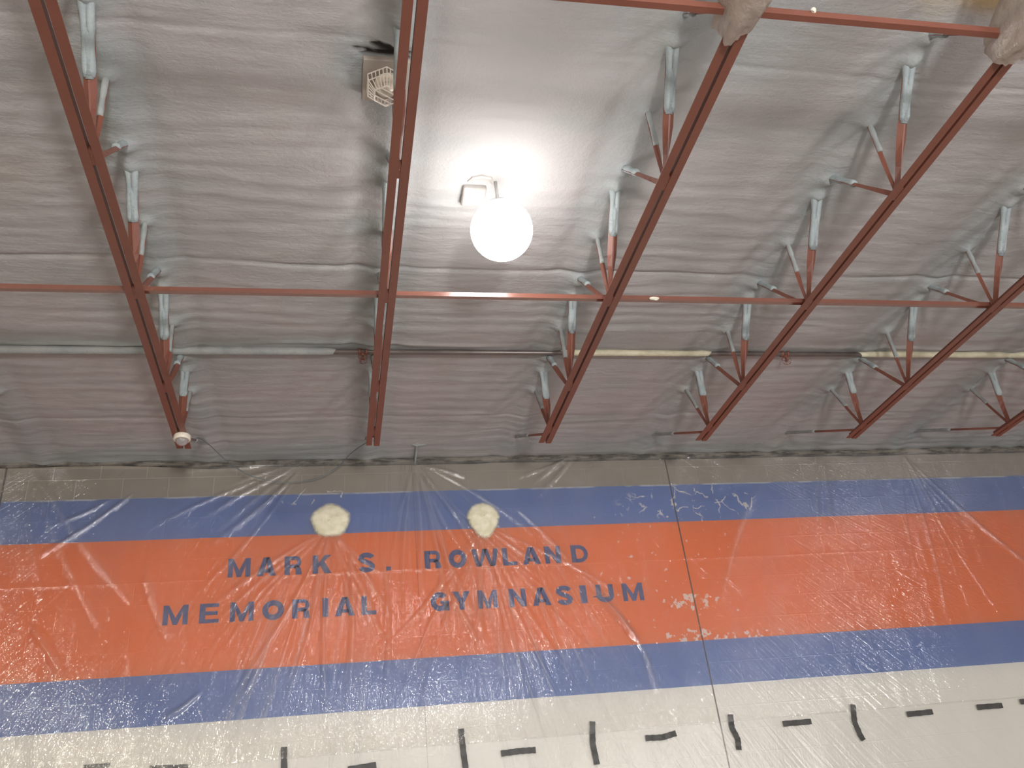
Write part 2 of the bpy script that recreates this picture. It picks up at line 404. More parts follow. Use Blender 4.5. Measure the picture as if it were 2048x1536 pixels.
struct(mesh_obj('gap_strip_1', vs_, fs_, strip_mat(), smooth=True))

# ------------------------------------------------------------------ bar joists
def angle_member(mb, p0, p1, w, side=(1, 0, 0), crimp=(0.38, 0.0), w_end=0.010, t=0.005):
    """steel angle whose legs are pinched together where it enters the chord"""
    p0, p1 = Vector(p0), Vector(p1); L = (p1 - p0).length; n = 10
    pts = []; rad = []
    for i in range(n + 1):
        f = i / n
        pts.append(p0.lerp(p1, f))
        k = 1.0
        if crimp[0] > 0: k = min(k, max(0.0, (f - crimp[0] * 0.35) / (crimp[0] * 0.65)))
        rad.append(w_end + (w / 2 - w_end) * k)
    d = (p1 - p0).normalized(); a = Vector(side); a = (a - d * a.dot(d)).normalized(); b = d.cross(a).normalized()
    if b.z < 0 and abs(b.z) > 0.2 or b.y > 0: b = -b
    rings = []
    for p, r in zip(pts, rad):
        dep = 0.35 * w + (w / 2 - r) * 0.9
        out = [(-r, dep * 0.55), (-r * 0.15, -dep * 0.45), (r * 0.15, -dep * 0.45), (r, dep * 0.55), (r - t, dep * 0.55), (0, -dep * 0.45 + t * 1.4), (-r + t, dep * 0.55)]
        rings.append([p + a * u - b * v for u, v in out])
    m = 7; vs_ = [q for r_ in rings for q in r_]; fs_ = []
    for i in range(n):
        for k in range(m):
            k2 = (k + 1) % m; fs_.append((i * m + k, i * m + k2, (i + 1) * m + k2, (i + 1) * m + k))
    fs_.append(tuple(range(m))); fs_.append(tuple(n * m + k for k in range(m)))
    mb.add(vs_, fs_)
rng = random.Random(5)
def coat(parent, p0, p1, w, mat, side=(1, 0, 0), f0=0.5, split=True):
    """foam oversprayed on the upper half of a web, flaring into the ceiling"""
    p0, p1 = Vector(p0), Vector(p1); mb = MB()
    n = 12; d = (p1 - p0)
    if split:
        for s in (-1, 1):
            pts = []; rad = []
            for i in range(n + 1):
                f = f0 + (1.0 - f0) * i / n; g = i / n
                spread = w * (0.20 + 0.10 * g ** 2) * s
                pts.append(p0 + d * f + Vector(side) * spread)
                rr = w * (0.30 + 0.10 * math.sin(g * 9 + s + rng.random()) * 0.4 + 0.25 * max(0, g - 0.75) * 2)
                if i == 0: rr = w * 0.22
                rad.append(rr)
            mb.sweep(pts, rad, 8)
        # thin web of foam between the two ridges low down
        mb.sweep([p0 + d * (f0 - 0.02 + rng.random() * 0.02), p0 + d * (f0 + (1 - f0) * 0.45), p0 + d * (f0 + (1 - f0) * 0.62)], [w * 0.33, w * 0.36, w * 0.12], 8)
    else:
        pts = []; rad = []
        for i in range(n + 1):
            g = i / n; f = f0 + (1 - f0) * g
            pts.append(p0 + d * f); rad.append(w * (0.46 + 0.05 * math.sin(g * 11 + rng.random() * 2) + (0.9 * (g - 0.8) if g > 0.8 else 0)))
        mb.sweep(pts, rad, 8)
    return mb.build('foam_coating', mat, parent, True)
JLAB = ['red steel roof joist, farthest left, with the white dome camera at its end',
        'red steel roof joist seen nearly end on, just left of the glowing lamp',
        'red steel roof joist right of the glowing lamp, under the smaller plastic bag',
        'red steel roof joist ending in the large plastic bag at the top right corner',
        'red steel roof joist second from the right, leaving the right edge halfway up',
        'red steel roof joist farthest right, only its short end near the wall in view']
Y_END = D - 1.505
GAP, LEG, TH = 0.0085, 0.046, 0.005
for ji, jx in enumerate(JX):
    root = empty('bar_joist', (jx, Y_END, zb(Y_END)))
    tag(root, JLAB[ji], 'roof joist', 'bar joists under the foam ceiling')
    y0 = 1.0
    for s in (-1, 1):
        mb = MB(); prev = None
        prof = [(s * GAP, 0), (s * (GAP + LEG), 0), (s * (GAP + LEG), TH), (s * (GAP + TH), TH), (s * (GAP + TH), LEG), (s * GAP, LEG)]
        vs_ = [(jx + a, y, zb(y) + b) for y in (y0, Y_END + (0.012 if s > 0 else 0.0)) for a, b in prof]
        mb.add(vs_, [(k, (k + 1) % 6, (k + 1) % 6 + 6, k + 6) for k in range(6)] + [(5, 4, 3, 2, 1, 0), (6, 7, 8, 9, 10, 11)])
        mb.build('chord_angle', M_RED, root)
    top = lambda y: zf(y) + 0.015
    def member(nm, yb_, yt_, w, f0, split, frac, cm):
        if yb_ < 1.9: return
        p0 = Vector((jx, yb_, zb(yb_) + 0.012)); p1 = Vector((jx, yt_, top(yt_)))
        mb = MB(); angle_member(mb, p0, p1, w); o = mb.build(nm, M_RED, root)
        coat(o, p0, p1, w, cm, f0=f0 + rng.uniform(-0.06, 0.06), split=split)
    for yb_, yt_ in WIDE: member('diagonal_web', yb_, yt_, 0.062, 0.52, True, 1, M_COAT)
    for k_, (yb_, yt_) in enumerate(AWAY): member('diagonal_web', yb_ + 0.01, yt_, 0.048, 0.80 if k_ == 1 else 0.62, False, 1, M_COAT)
    for yb_, yt_ in THIN: member('web_strut', yb_, yt_, 0.036, 0.50, False, 1, M_COATG)
    # end web rising to the seat on the wall
    p0 = Vector((jx, 6.50, zb(6.5) + 0.012)); p1 = Vector((jx, 7.72, zf(7.72) + 0.01))
    mb = MB(); mb.sweep([p0, p1], [0.011, 0.011], 10); o = mb.build('end_web', M_RED, root, True)
    coat(o, p0, p1, 0.034, M_COATG, f0=0.55, split=False)
    # small ties between the two chord angles
    for y in (2.29, 3.43, 4.56, 5.70, 6.43):
        mb = MB(); mb.box((jx - GAP, y - 0.05, zb(y) + 0.004), (jx + GAP, y + 0.05, zb(y) + 0.040)); mb.build('chord_spacer', M_RED, root)

# ------------------------------------------------------------------ bridging across the joists
def bridging(y, x0, x1, w, label, mat, dz=0.012):
    z = zb(y) + LEG + 0.001
    mb = MB(); t = 0.004
    prof = [(0, 0), (w, 0), (w, t), (t, t), (t - w * 0.15, w), (-w * 0.15, w)]
    n = 24; vs_ = []
    for i in range(n + 1):
        x = x0 + (x1 - x0) * i / n; s = 0.003 * math.sin(i * 1.3)
        vs_ += [(x, y + a, z + b + s * 0) for a, b in prof]
    fs_ = []
    for i in range(n):
        for k in range(6):
            k2 = (k + 1) % 6; fs_.append((i * 6 + k, (i + 1) * 6 + k, (i + 1) * 6 + k2, i * 6 + k2))
    fs_ += [(0, 1, 2, 3, 4, 5), tuple(n * 6 + 5 - k for k in range(6))]
    mb.add(vs_, fs_); o = mb.build('bridging_angle', mat, at=(x0, y, z)); tag(o, label, 'steel bridging'); return o, z
br1, zb1 = bridging(4.585, -3.6, 8.6, 0.030, 'long thin red steel angle crossing all joists below the glowing lamp', M_REDGLOSS)
br2, zb2 = bridging(2.345, -3.6, 7.0, 0.032, 'red steel angle crossing the joists at the upper right, between the plastic bags', M_RED)
def lump(name, c, r, mat, label, cat, parent=None, seed=0, group=None):
    mb = MB(); n, m = 14, 9; vs_ = []; fs_ = []
    rg = random.Random(seed); ph = [rg.uniform(0, 6) for _ in range(4)]
    for i in range(m + 1):
        t = PI * i / m
        for k in range(n):
            a = 2 * PI * k / n; q = 1 + 0.16 * math.sin(2 * a + ph[0]) + 0.12 * math.sin(3 * t + ph[1] + a)
            vs_.append((c[0] + r[0] * q * math.sin(t) * math.cos(a), c[1] + r[1] * q * math.sin(t) * math.sin(a), c[2] + r[2] * q * math.cos(t)))
    for i in range(m):
        for k in range(n):
            k2 = (k + 1) % n; fs_.append((i * n + k, (i + 1) * n + k, (i + 1) * n + k2, i * n + k2))
    mb.add(vs_, fs_); o = mb.build(name, mat, parent, True, at=c)
    if label: tag(o, label, cat, group)
    return o
M_BIT = simple('cream_foam_bit', (0.72, 0.68, 0.56), 0.8, var=0.08)
lump('foam_scrap', (2.129, 4.575, zb1 + 0.004), (0.032, 0.014, 0.012), M_BIT, 'small cream foam scrap stuck to the long bridging right of the lamp', 'foam scrap', seed=1)
lump('foam_scrap', (2.167, 2.335, zb2 + 0.030), (0.016, 0.012, 0.010), M_BIT, 'tiny cream foam scrap on the upper bridging between the two plastic bags', 'foam scrap', seed=2)

# ------------------------------------------------------------------ glowing lamp
def glow_mat():
    m = bpy.data.materials.new('lit_globe'); m.use_nodes = True; nt = m.node_tree
    nt.nodes.clear(); o = N(nt, 'ShaderNodeOutputMaterial'); e = N(nt, 'ShaderNodeEmission')
    e.inputs[0].default_value = (1.0, 0.955, 0.93, 1); e.inputs[1].default_value = 22.0
    nt.links.new(e.outputs[0], o.inputs[0]); return m
M_ALU = simple('lamp_aluminium', (0.55, 0.55, 0.54), 0.4, 0.6)
lp = empty('globe_lamp', LAMP); tag(lp, 'round glowing white globe lamp hanging between the second and third joists', 'lamp')
mb = MB(); Rg = 0.188
mb.lathe(LAMP, [(max(1e-4, Rg * math.sin(PI * i / 24)), Rg * math.cos(PI * i / 24)) for i in range(3, 25)], 40); mb.build('globe', glow_mat(), lp, True)
mb = MB(); mb.lathe(LAMP, [(0.0001, 0.215), (0.035, 0.214), (0.06, 0.205), (0.085, 0.185), (0.092, 0.155), (0.092, 0.143), (0.0001, 0.15)], 32); mb.build('cap', M_ALU, lp, True)
mb = MB(); zc = zf(LAMP.y) + 0.01; mb.sweep([LAMP + Vector((0, 0, 0.21)), (LAMP.x, LAMP.y, zc)], 0.011, 12); mb.build('stem', M_ALU, lp, True)

# junction box buried in the foam beside the lamp
M_FOAMBOX = foam_coat('foam_over_box', (0.34, 0.32, 0.30), (0.40, 0.38, 0.365))
def rounded_box(name, c, s, mat, parent=None, r=0.012, at=None):
    bm = bmesh.new(); bmesh.ops.create_cube(bm, size=1)
    for v in bm.verts: v.co = Vector((v.co.x * s[0], v.co.y * s[1], v.co.z * s[2]))
    bmesh.ops.bevel(bm, geom=list(bm.edges), offset=r, segments=3, profile=0.5, affect='EDGES')
    me = bpy.data.meshes.new(name); bm.to_mesh(me); bm.free(); me.materials.append(mat)
    me.polygons.foreach_set('use_smooth', [True] * len(me.polygons))
    o = bpy.data.objects.new(name, me)
    o.location = Vector(c) - (parent_world(parent) if parent is not None else Vector((0, 0, 0)))
    return link(o, parent)
jb = rounded_box('junction_box', (0.905, 4.215, zf(4.2) - 0.012), (0.150, 0.165, 0.055), M_FOAMBOX, r=0.016)
tag(jb, 'square electrical box buried under grey foam, beside the glowing lamp', 'electrical box')
mb = MB(); mb.sweep([(-0.045, -0.11, 0.010), (-0.02, -0.15, 0.008), (0.03, -0.165, 0.008), (0.085, -0.15, 0.012), (0.11, -0.10, 0.016)], [0.014, 0.018, 0.020, 0.018, 0.012], 8)
o = bpy.data.objects.new('conduit', bpy.data.meshes.new('conduit')); o.data.from_pydata(mb.v, [], mb.f); o.data.materials.append(M_FOAMBOX); link(o, jb)

# ------------------------------------------------------------------ guarded alarm
M_PLATE = simple('beige_plate', (0.34, 0.30, 0.26), 0.6, var=0.08)
M_WIRE = simple('white_wire', (0.86, 0.80, 0.74), 0.45, var=0.04)
M_HORN = simple('cream_plastic', (0.80, 0.73, 0.62), 0.4, var=0.05)
AX, AY = 0.308, 3.335; AZ = zf(AY) - 0.010
al = empty('ceiling_alarm', (AX, AY, AZ)); tag(al, 'cream alarm horn behind a white wire guard on a square plate, half behind a joist', 'alarm')
o = rounded_box('mounting_plate', (AX, AY, AZ), (0.245, 0.275, 0.035), M_PLATE, al, r=0.004)
GX, GY = AX - 0.0, AY + 0.012; zt = AZ - 0.018
mb = MB(); mb.lathe((GX + 0.015, GY, zt), [(0.075, 0.0), (0.075, -0.02), (0.062, -0.03), (0.05, -0.032), (0.035, -0.022), (0.022, -0.045), (0.0001, -0.05)], 28); mb.build('horn', M_HORN, al, True)
mb = MB(); wr = 0.0030
def ring(rx, ry, z, n=6, ph=0.5):
    return [Vector((GX + rx * math.cos(2 * PI * (k + ph) / n), GY + ry * math.sin(2 * PI * (k + ph) / n), z)) for k in range(n)]
def poly_at(rx, ry, z, t):                   # point t in 0..1 along a hexagon
    c = ring(rx, ry, z); s = t * 6; k = int(s) % 6; f = s - int(s); return c[k].lerp(c[(k + 1) % 6], f)
for rx, z in ((0.112, zt), (0.108, zt - 0.045), (0.070, zt - 0.095)):
    c = ring(rx, rx, z); mb.sweep(c, wr * 1.25, 6, closed=True, side=(0, 0, 1))
for k in range(30):
    t = k / 30
    mb.sweep([poly_at(0.112, 0.112, zt, t), poly_at(0.108, 0.108, zt - 0.045, t), poly_at(0.070, 0.070, zt - 0.095, t)], wr, 5)
for k in range(1, 6):
    f = k / 6; a = poly_at(0.070, 0.070, zt - 0.095, 0.25 + f * 0.5 - 0.0); b2 = poly_at(0.070, 0.070, zt - 0.095, (0.25 - f * 0.5) % 1.0)
    mb.sweep([a, b2], wr, 5)
mb.build('wire_guard', M_WIRE, al)

# ------------------------------------------------------------------ sprinkler pipe and heads
M_PIPE = simple('bare_pipe', (0.15, 0.125, 0.115), 0.35, 0.4, var=0.3, vscale=6)
PY = 6.095; PR = 0.021; PZ = zf(PY) - 0.022
pp = empty('sprinkler_pipe', (-3.6, PY, PZ)); tag(pp, 'long thin pipe along the ceiling near the wall, partly coated with foam', 'pipe')
mb = MB(); mb.sweep([(-3.6, PY, PZ), (8.8, PY, PZ)], PR, 16); mb.build('pipe_run', M_PIPE, pp, True)
def pipe_coat(x0, x1, mat, lab, thick=1.45):
    n = int((x1 - x0) / 0.06); pts = []; rad = []
    for i in range(n + 1):
        x = x0 + (x1 - x0) * i / n; q = float(fbm(np.array(x * 3.0), np.array(0.3), 17, 3)) - 0.5
        pts.append((x, PY + 0.006 * q, PZ + 0.004 + 0.010 * q)); e = min(1, i / 2.5 + 0.5, (n - i) / 2.5 + 0.5)
        rad.append(PR * (thick + 0.35 * q) * e)
    mb = MB(); mb.sweep(pts, rad, 14); o = mb.build('foam_coating', mat, pp, True); o['label'] = lab
pipe_coat(-3.6, 0.08, M_COATL, 'blue grey foam on the left stretch of pipe', 1.6)
pipe_coat(1.87, 3.27, M_COATC, 'cream foam on the middle stretch of pipe', 1.35)
pipe_coat(4.62, 8.8, M_COATC, 'cream foam on the right stretch of pipe', 1.4)
def sprinkler(x, label, tilt=0.0, sc=1.0):
    r_ = empty('sprinkler_head', (x - (-3.6), 0, -PR)); r_.parent = pp; tag(r_, label)
    z0 = PZ + 0.006
    mb = MB(); mb.lathe((x, PY, PZ - PR), [(0.0001, 0.014), (0.014, 0.012), (0.016, -0.006), (0.010, -0.014), (0.008, -0.04), (0.018, -0.042), (0.018, -0.046), (0.0001, -0.047)], 16); mb.build('sprinkler_body', M_RED, r_, True)
    mb = MB(); zt = PZ - PR + 0.004; w = 0.0020
    for k in range(4):
        a = k * PI / 2 + 0.5 + tilt
        pts = [(x + math.cos(a) * rr * sc, PY + math.sin(a) * rr * sc, zt + dz * sc) for rr, dz in ((0.024, 0.012), (0.030, -0.004), (0.036, -0.03), (0.037, -0.055), (0.028, -0.078), (0.010, -0.082))]
        mb.sweep(pts, w, 6)
    for rr, dz in ((0.036, -0.03), (0.028, -0.078), (0.028, 0.004)):
        mb.sweep([(x + math.cos(2 * PI * k / 14) * rr * sc, PY + math.sin(2 * PI * k / 14) * rr * sc, zt + dz * sc) for k in range(14)], w, 6, closed=True, side=(0, 0, 1))
    mb.build('cage', M_RED, r_)
    mb = MB(); mb.sweep([(x - 0.036, PY, PZ), (x - 0.018, PY, PZ)], PR * 1.35, 12); mb.sweep([(x + 0.018, PY, PZ), (x + 0.036, PY, PZ)], PR * 1.35, 12); mb.build('clamp', M_RED, r_, True)
sprinkler(0.275, 'small red wire caged sprinkler head on the pipe left of the middle joist')
sprinkler(3.93, 'small red wire caged sprinkler head behind the long diagonal joist', 0.7)

# ------------------------------------------------------------------ dome camera and its cable
M_CAMW = simple('camera_white', (0.70, 0.64, 0.54), 0.35, var=0.03)
def glass_dark():
    m, nt, b = newmat('smoked_dome'); b.inputs['Base Color'].default_value = (0.30, 0.27, 0.27, 1)
    b.inputs['Roughness'].default_value = 0.06; b.inputs['IOR'].default_value = 1.45
    b.inputs['Transmission Weight'].default_value = 0.15; b.inputs['Specular IOR Level'].default_value = 0.8
    n = noise(nt, coords(nt), 60, 2); nt.links.new(mixc(nt, n, (0.26, 0.24, 0.24, 1), (0.36, 0.33, 0.32, 1)), b.inputs['Base Color']); return m
CY_ = 6.42; c0 = Vector((-1.088, CY_, zb(CY_)))
dc = empty('dome_camera', c0); tag(dc, 'white dome security camera under the end of the left joist', 'security camera')
mb = MB(); mb.lathe(c0, [(0.0001, 0.0), (0.060, 0.0), (0.063, -0.006), (0.063, -0.036), (0.058, -0.042), (0.047, -0.044), (0.047, -0.030), (0.0001, -0.030)], 36); mb.build('housing', M_CAMW, dc, True)
mb = MB(); mb.lathe(c0, [(0.047, -0.040)] + [(max(1e-4, 0.047 * math.cos(a)), -0.043 - 0.042 * math.sin(a)) for a in [k * PI / 2 / 10 for k in range(11)]], 32); mb.build('dome', glass_dark(), dc, True)
mb = MB(); mb.lathe(c0, [(0.0001, -0.030), (0.028, -0.032), (0.030, -0.050), (0.018, -0.066), (0.0001, -0.070)], 20); mb.build('lens', simple('black_lens', (0.03, 0.03, 0.03), 0.15, var=0.1), dc, True)
M_CABLE = simple('grey_cable', (0.13, 0.16, 0.17), 0.5, var=0.1)
def smooth_curve(pts, n=8):
    pts = [Vector(p) for p in pts]; out = []
    for i in range(len(pts) - 1):
        a = pts[max(i - 1, 0)]; b = pts[i]; c = pts[i + 1]; d = pts[min(i + 2, len(pts) - 1)]
        for k in range(n):
            t = k / n
            out.append(0.5 * ((2 * b) + (c - a) * t + (2 * a - 5 * b + 4 * c - d) * t * t + (3 * b - a - 3 * c + d) * t ** 3))
    out.append(pts[-1]); return out
def at_y(px, py, Y):
    r = ray(px, py); r = r * (Y / r.y); return Vector((r.x, r.y, r.z + EYE))
cp = [c0 + Vector((0.05, 0.02, -0.012)), at_y(386, 881, 6.55), at_y(398, 876, 6.85), at_y(420, 891, 7.25), at_y(450, 919, 7.55), at_y(473, 936, 7.75), at_y(505, 953, 7.9), at_y(560, 964, 8.0), at_y(600, 963, 8.02), at_y(640, 954, 7.98), at_y(675, 934, 7.9), at_y(703, 906, 7.6), at_y(732, 886, 7.1), Vector((0.33, 6.66, zb(6.66) + 0.02))]
mb = MB(); mb.sweep(smooth_curve(cp), 0.0042, 6)
tag(mb.build('camera_cable', M_CABLE, smooth=True, at=cp[0]), 'thin grey cable sagging from the dome camera to the next joist', 'cable')

# foam-coated conduit stub above the wall
mb = MB(); a = Vector((0.852, 7.84, zf(7.84) - 0.010))
mb.sweep([Vector((0.852, 7.80, zf(7.8) + 0.0)), a, Vector((0.856, 8.10, 3.965 + EYE)), Vector((0.857, 8.125, 3.90 + EYE))], [0.010, 0.013, 0.013, 0.011], 10)
mb.sweep([Vector((0.80, 7.83, zf(7.83) + 0.0)), a, Vector((0.94, 7.84, zf(7.84) + 0.0))], [0.014, 0.016, 0.012], 8)
tag(mb.build('conduit_stub', M_COATG, smooth=True, at=a), 'short foam coated conduit dropping onto the wall top, right of the middle joist', 'conduit')

# ------------------------------------------------------------------ painted lettering
M_LET = simple('navy_lettering', (0.055, 0.078, 0.200), 0.55, var=0.12, vscale=20)
def arc(cx_, cy_, rx, ry, a0, a1, n=16):
    return [(cx_ + rx * math.cos(math.radians(a0 + (a1 - a0) * k / n)), cy_ + ry * math.sin(math.radians(a0 + (a1 - a0) * k / n))) for k in range(n + 1)]
W = 0.285                                      # stroke weight / cap height
def stroke(pts, w, closed=False):
    """thick line as quads (flat ends) with mitred joints"""
    n = len(pts); L = []; Rr = []
    P = [Vector((p[0], p[1])) for p in pts]
    for i in range(n):
        if closed: a, b = P[i - 1], P[(i + 1) % n]; t1 = (P[i] - a).normalized(); t2 = (b - P[i]).normalized()
        else:
            t1 = (P[i] - P[i - 1]).normalized() if i > 0 else (P[1] - P[0]).normalized()
            t2 = (P[i + 1] - P[i]).normalized() if i < n - 1 else t1
        t = (t1 + t2)
        t = t.normalized() if t.length > 1e-6 else t1
        nn_ = Vector((-t.y, t.x)); k = 1 / max(0.35, nn_.dot(Vector((-t1.y, t1.x))))
        L.append(P[i] + nn_ * (w / 2 * k)); Rr.append(P[i] - nn_ * (w / 2 * k))
    polys = []
    for i in range(n if closed else n - 1):
        j = (i + 1) % n; polys.append([L[i], Rr[i], Rr[j], L[j]])
    return polys
def poly(*pts): return [[Vector(p) for p in pts]]
def glyph(ch, w):
    """polygons for a letter w wide and 1 high, weight W"""
    t = W; h = t / 2; v = t * 1.02
    if ch == 'I': return poly((0, 0), (w, 0), (w, 1), (0, 1))
    if ch == '.': return poly((0, 0), (w, 0), (w, 0.22), (0, 0.22))
    if ch == 'L': return poly((0, 0), (t, 0), (t, 1), (0, 1)) + poly((t, 0), (w, 0), (w, 0.21), (t, 0.21))
    if ch == 'E': return poly((0, 0), (t, 0), (t, 1), (0, 1)) + sum([poly((t, y), (w * f, y), (w * f, y + 0.19), (t, y + 0.19)) for y, f in ((0, 1), (0.405, 0.93), (0.81, 0.98))], [])
    if ch == 'M':
        s = t * 0.88; return poly((0, 0), (s, 0), (s, 0.62), (s, 1), (0, 1)) + poly((w - s, 0), (w, 0), (w, 1), (w - s, 1), (w - s, 0.62)) + poly((s, 1), (s, 0.62), (w / 2 - s * 0.42, 0), (w / 2, 0), (w / 2, 0.36)) + poly((w - s, 1), (w / 2, 0.36), (w / 2, 0), (w / 2 + s * 0.42, 0), (w - s, 0.62))
    if ch == 'N': return poly((0, 0), (t * .92, 0), (t * .92, 1), (0, 1)) + poly((w - t * .92, 0), (w, 0), (w, 1), (w - t * .92, 1)) + poly((t * .92, 1), (t * .92, 0.60), (w - t * .92, 0), (w - t * .92, 0.40))
    if ch == 'A': return poly((0, 0), (t * 1.1, 0), (w / 2 + 0.02, 0.76), (w / 2 + t * .55, 1), (w / 2 - t * .55, 1)) + poly((w, 0), (w / 2 + t * .55, 1), (w / 2 - t * .05, 1), (w / 2 - 0.02, 0.76), (w - t * 1.1, 0)) + poly((w * 0.26, 0.17), (w * 0.74, 0.17), (w * 0.68, 0.36), (w * 0.32, 0.36))
    if ch == 'Y': return poly((w / 2 - h, 0), (w / 2 + h, 0), (w / 2 + h, 0.42), (w / 2 - h, 0.42)) + poly((0, 1), (w / 2 - h, 0.38), (w / 2 + h * .3, 0.42), (w / 2, 0.62), (t * 1.15, 1)) + poly((w, 1), (w - t * 1.15, 1), (w / 2, 0.62), (w / 2 - h * .3, 0.42), (w / 2 + h, 0.38))
    if ch == 'W':
        q = w / 4; s = t * 0.5
        return poly((0, 1), (q - s, 0), (q + s, 0), (q, 0.42), (t, 1)) + poly((q - s * .2, 0), (q + s, 0), (w / 2 + s * .5, 0.9), (w / 2 + s, 1), (w / 2 - s, 1)) + poly((3 * q - s, 0), (3 * q + s * .2, 0), (w / 2 + s, 1), (w / 2 - s, 1), (w / 2 - s * .5, 0.9)) + poly((w, 1), (w - t, 1), (3 * q, 0.42), (3 * q - s, 0), (3 * q + s, 0))
    if ch == 'K': return poly((0, 0), (t, 0), (t, 1), (0, 1)) + poly((t, 0.30), (t, 0.56), (w - t * 1.2, 1), (w, 1), (w * 0.47 + 0.02, 0.56)) + poly((w - t * 1.25, 0), (w, 0), (w * 0.55 + 0.06, 0.66), (w * 0.38, 0.47))
    if ch == 'U': return stroke([(h, 1), (h, 0.38)] + arc(w / 2, 0.38, w / 2 - h, 0.38 - h * .95, 180, 360, 14) + [(w - h, 1)], t)
    if ch == 'O': return stroke(arc(w / 2, 0.5, w / 2 - h, 0.52 - h, 0, 360, 32)[:-1], t, True)
    if ch == 'D': return poly((0, 0), (t, 0), (t, 1), (0, 1)) + stroke([(t * .9, 0.9), (w * 0.40, 0.9)] + arc(w * 0.45, 0.5, w * 0.55 - h, 0.40, 90, -90, 16) + [(t * .9, 0.1)], 0.215)
    if ch == 'R': return poly((0, 0), (t, 0), (t, 1), (0, 1)) + stroke([(t * .9, 0.9), (w * 0.58, 0.9)] + arc(w * 0.66, 0.675, w * 0.34 - h, 0.225, 90, -90, 12) + [(t * .9, 0.45)], 0.20) + poly((w - t * 1.12, 0), (w, 0), (w * 0.93, 0.34), (w * 0.76, 0.50), (w * 0.5, 0.42), (w - t * 1.15, 0.30))
    if ch == 'S':
        return stroke(arc(w / 2, 0.725, w / 2 - h * 1.02, 0.29 - h * .72, 12, 190, 12) + arc(w / 2 + 0.0, 0.47, w * 0.27, 0.07, 200, 215, 2)[:0] + [(w * 0.30, 0.585), (w * 0.5, 0.51), (w * 0.70, 0.435)] + arc(w / 2, 0.275, w / 2 - h * .98, 0.29 - h * .72, 10, -168, 12), t * 0.92)
    if ch == 'G': return stroke(arc(w / 2, 0.5, w / 2 - h, 0.52 - h, 38, 338, 26), t) + poly((w * .52, 0.36), (w, 0.36), (w, 0.54), (w * .52, 0.54)) + poly((w - t * .85, 0), (w, 0), (w, 0.4), (w - t * .85, 0.4))
    return []
def letter_row(name, items, z0, h, label):
    first = items[0]; a = on_wall(first[1], first[3])
    root = empty(name, (a.x, D - 0.003, z0)); tag(root, label, 'painted lettering')
    for ch, x0, x1, py in items:
        xa, xb = on_wall(x0, py).x, on_wall(x1, py).x; w = (xb - xa) / h
        mb = MB(); tilt = 0.0
        for pl in glyph(ch, w):
            n = len(pl); vs_ = [(xa + p.x * h, D - 0.003, z0 + p.y * h) for p in pl] + [(xa + p.x * h, D, z0 + p.y * h) for p in pl]
            ar = sum(pl[i].x * pl[(i + 1) % n].y - pl[(i + 1) % n].x * pl[i].y for i in range(n))
            fr = tuple(range(n)) if ar > 0 else tuple(range(n - 1, -1, -1))
            mb.add(vs_, [fr] + [(i, (i + 1) % n, (i + 1) % n + n, i + n) for i in range(n)])
        mb.build('letter', M_LET, root)
    return root
row1 = [('M', 456, 501, 1136), ('A', 514, 552, 1134), ('R', 569, 604, 1131), ('K', 625, 663, 1128), ('S', 716, 750, 1124), ('.', 772, 782, 1136), ('R', 849, 882, 1119), ('O', 897, 933, 1117), ('W', 943, 998, 1115), ('L', 1004.5, 1033.6, 1113), ('A', 1044, 1080, 1111), ('N', 1089, 1121, 1109), ('D', 1142, 1176.5, 1107)]
row2 = [('M', 326, 376, 1231), ('E', 399, 438, 1227), ('M', 460, 507.5, 1224), ('O', 524.6, 568, 1220), ('R', 584, 620, 1217), ('I', 645, 656.5, 1214), ('A', 669.6, 709.6, 1211), ('L', 722.6, 752.5, 1208), ('G', 861, 898, 1202), ('Y', 905, 941, 1199), ('M', 955.7, 995, 1198), ('N', 1018, 1052, 1196), ('A', 1064, 1101, 1193), ('S', 1112, 1145, 1190), ('I', 1160, 1173, 1187), ('U', 1192, 1227, 1185), ('M', 1244.7, 1286, 1183)]
letter_row('painted_lettering', row1, 2.829 + EYE, 0.176, 'upper line of dark blue capitals on the orange band, shorter line')
letter_row('painted_lettering', row2, 2.423 + EYE, 0.174, 'lower line of dark blue capitals on the orange band, longer line')

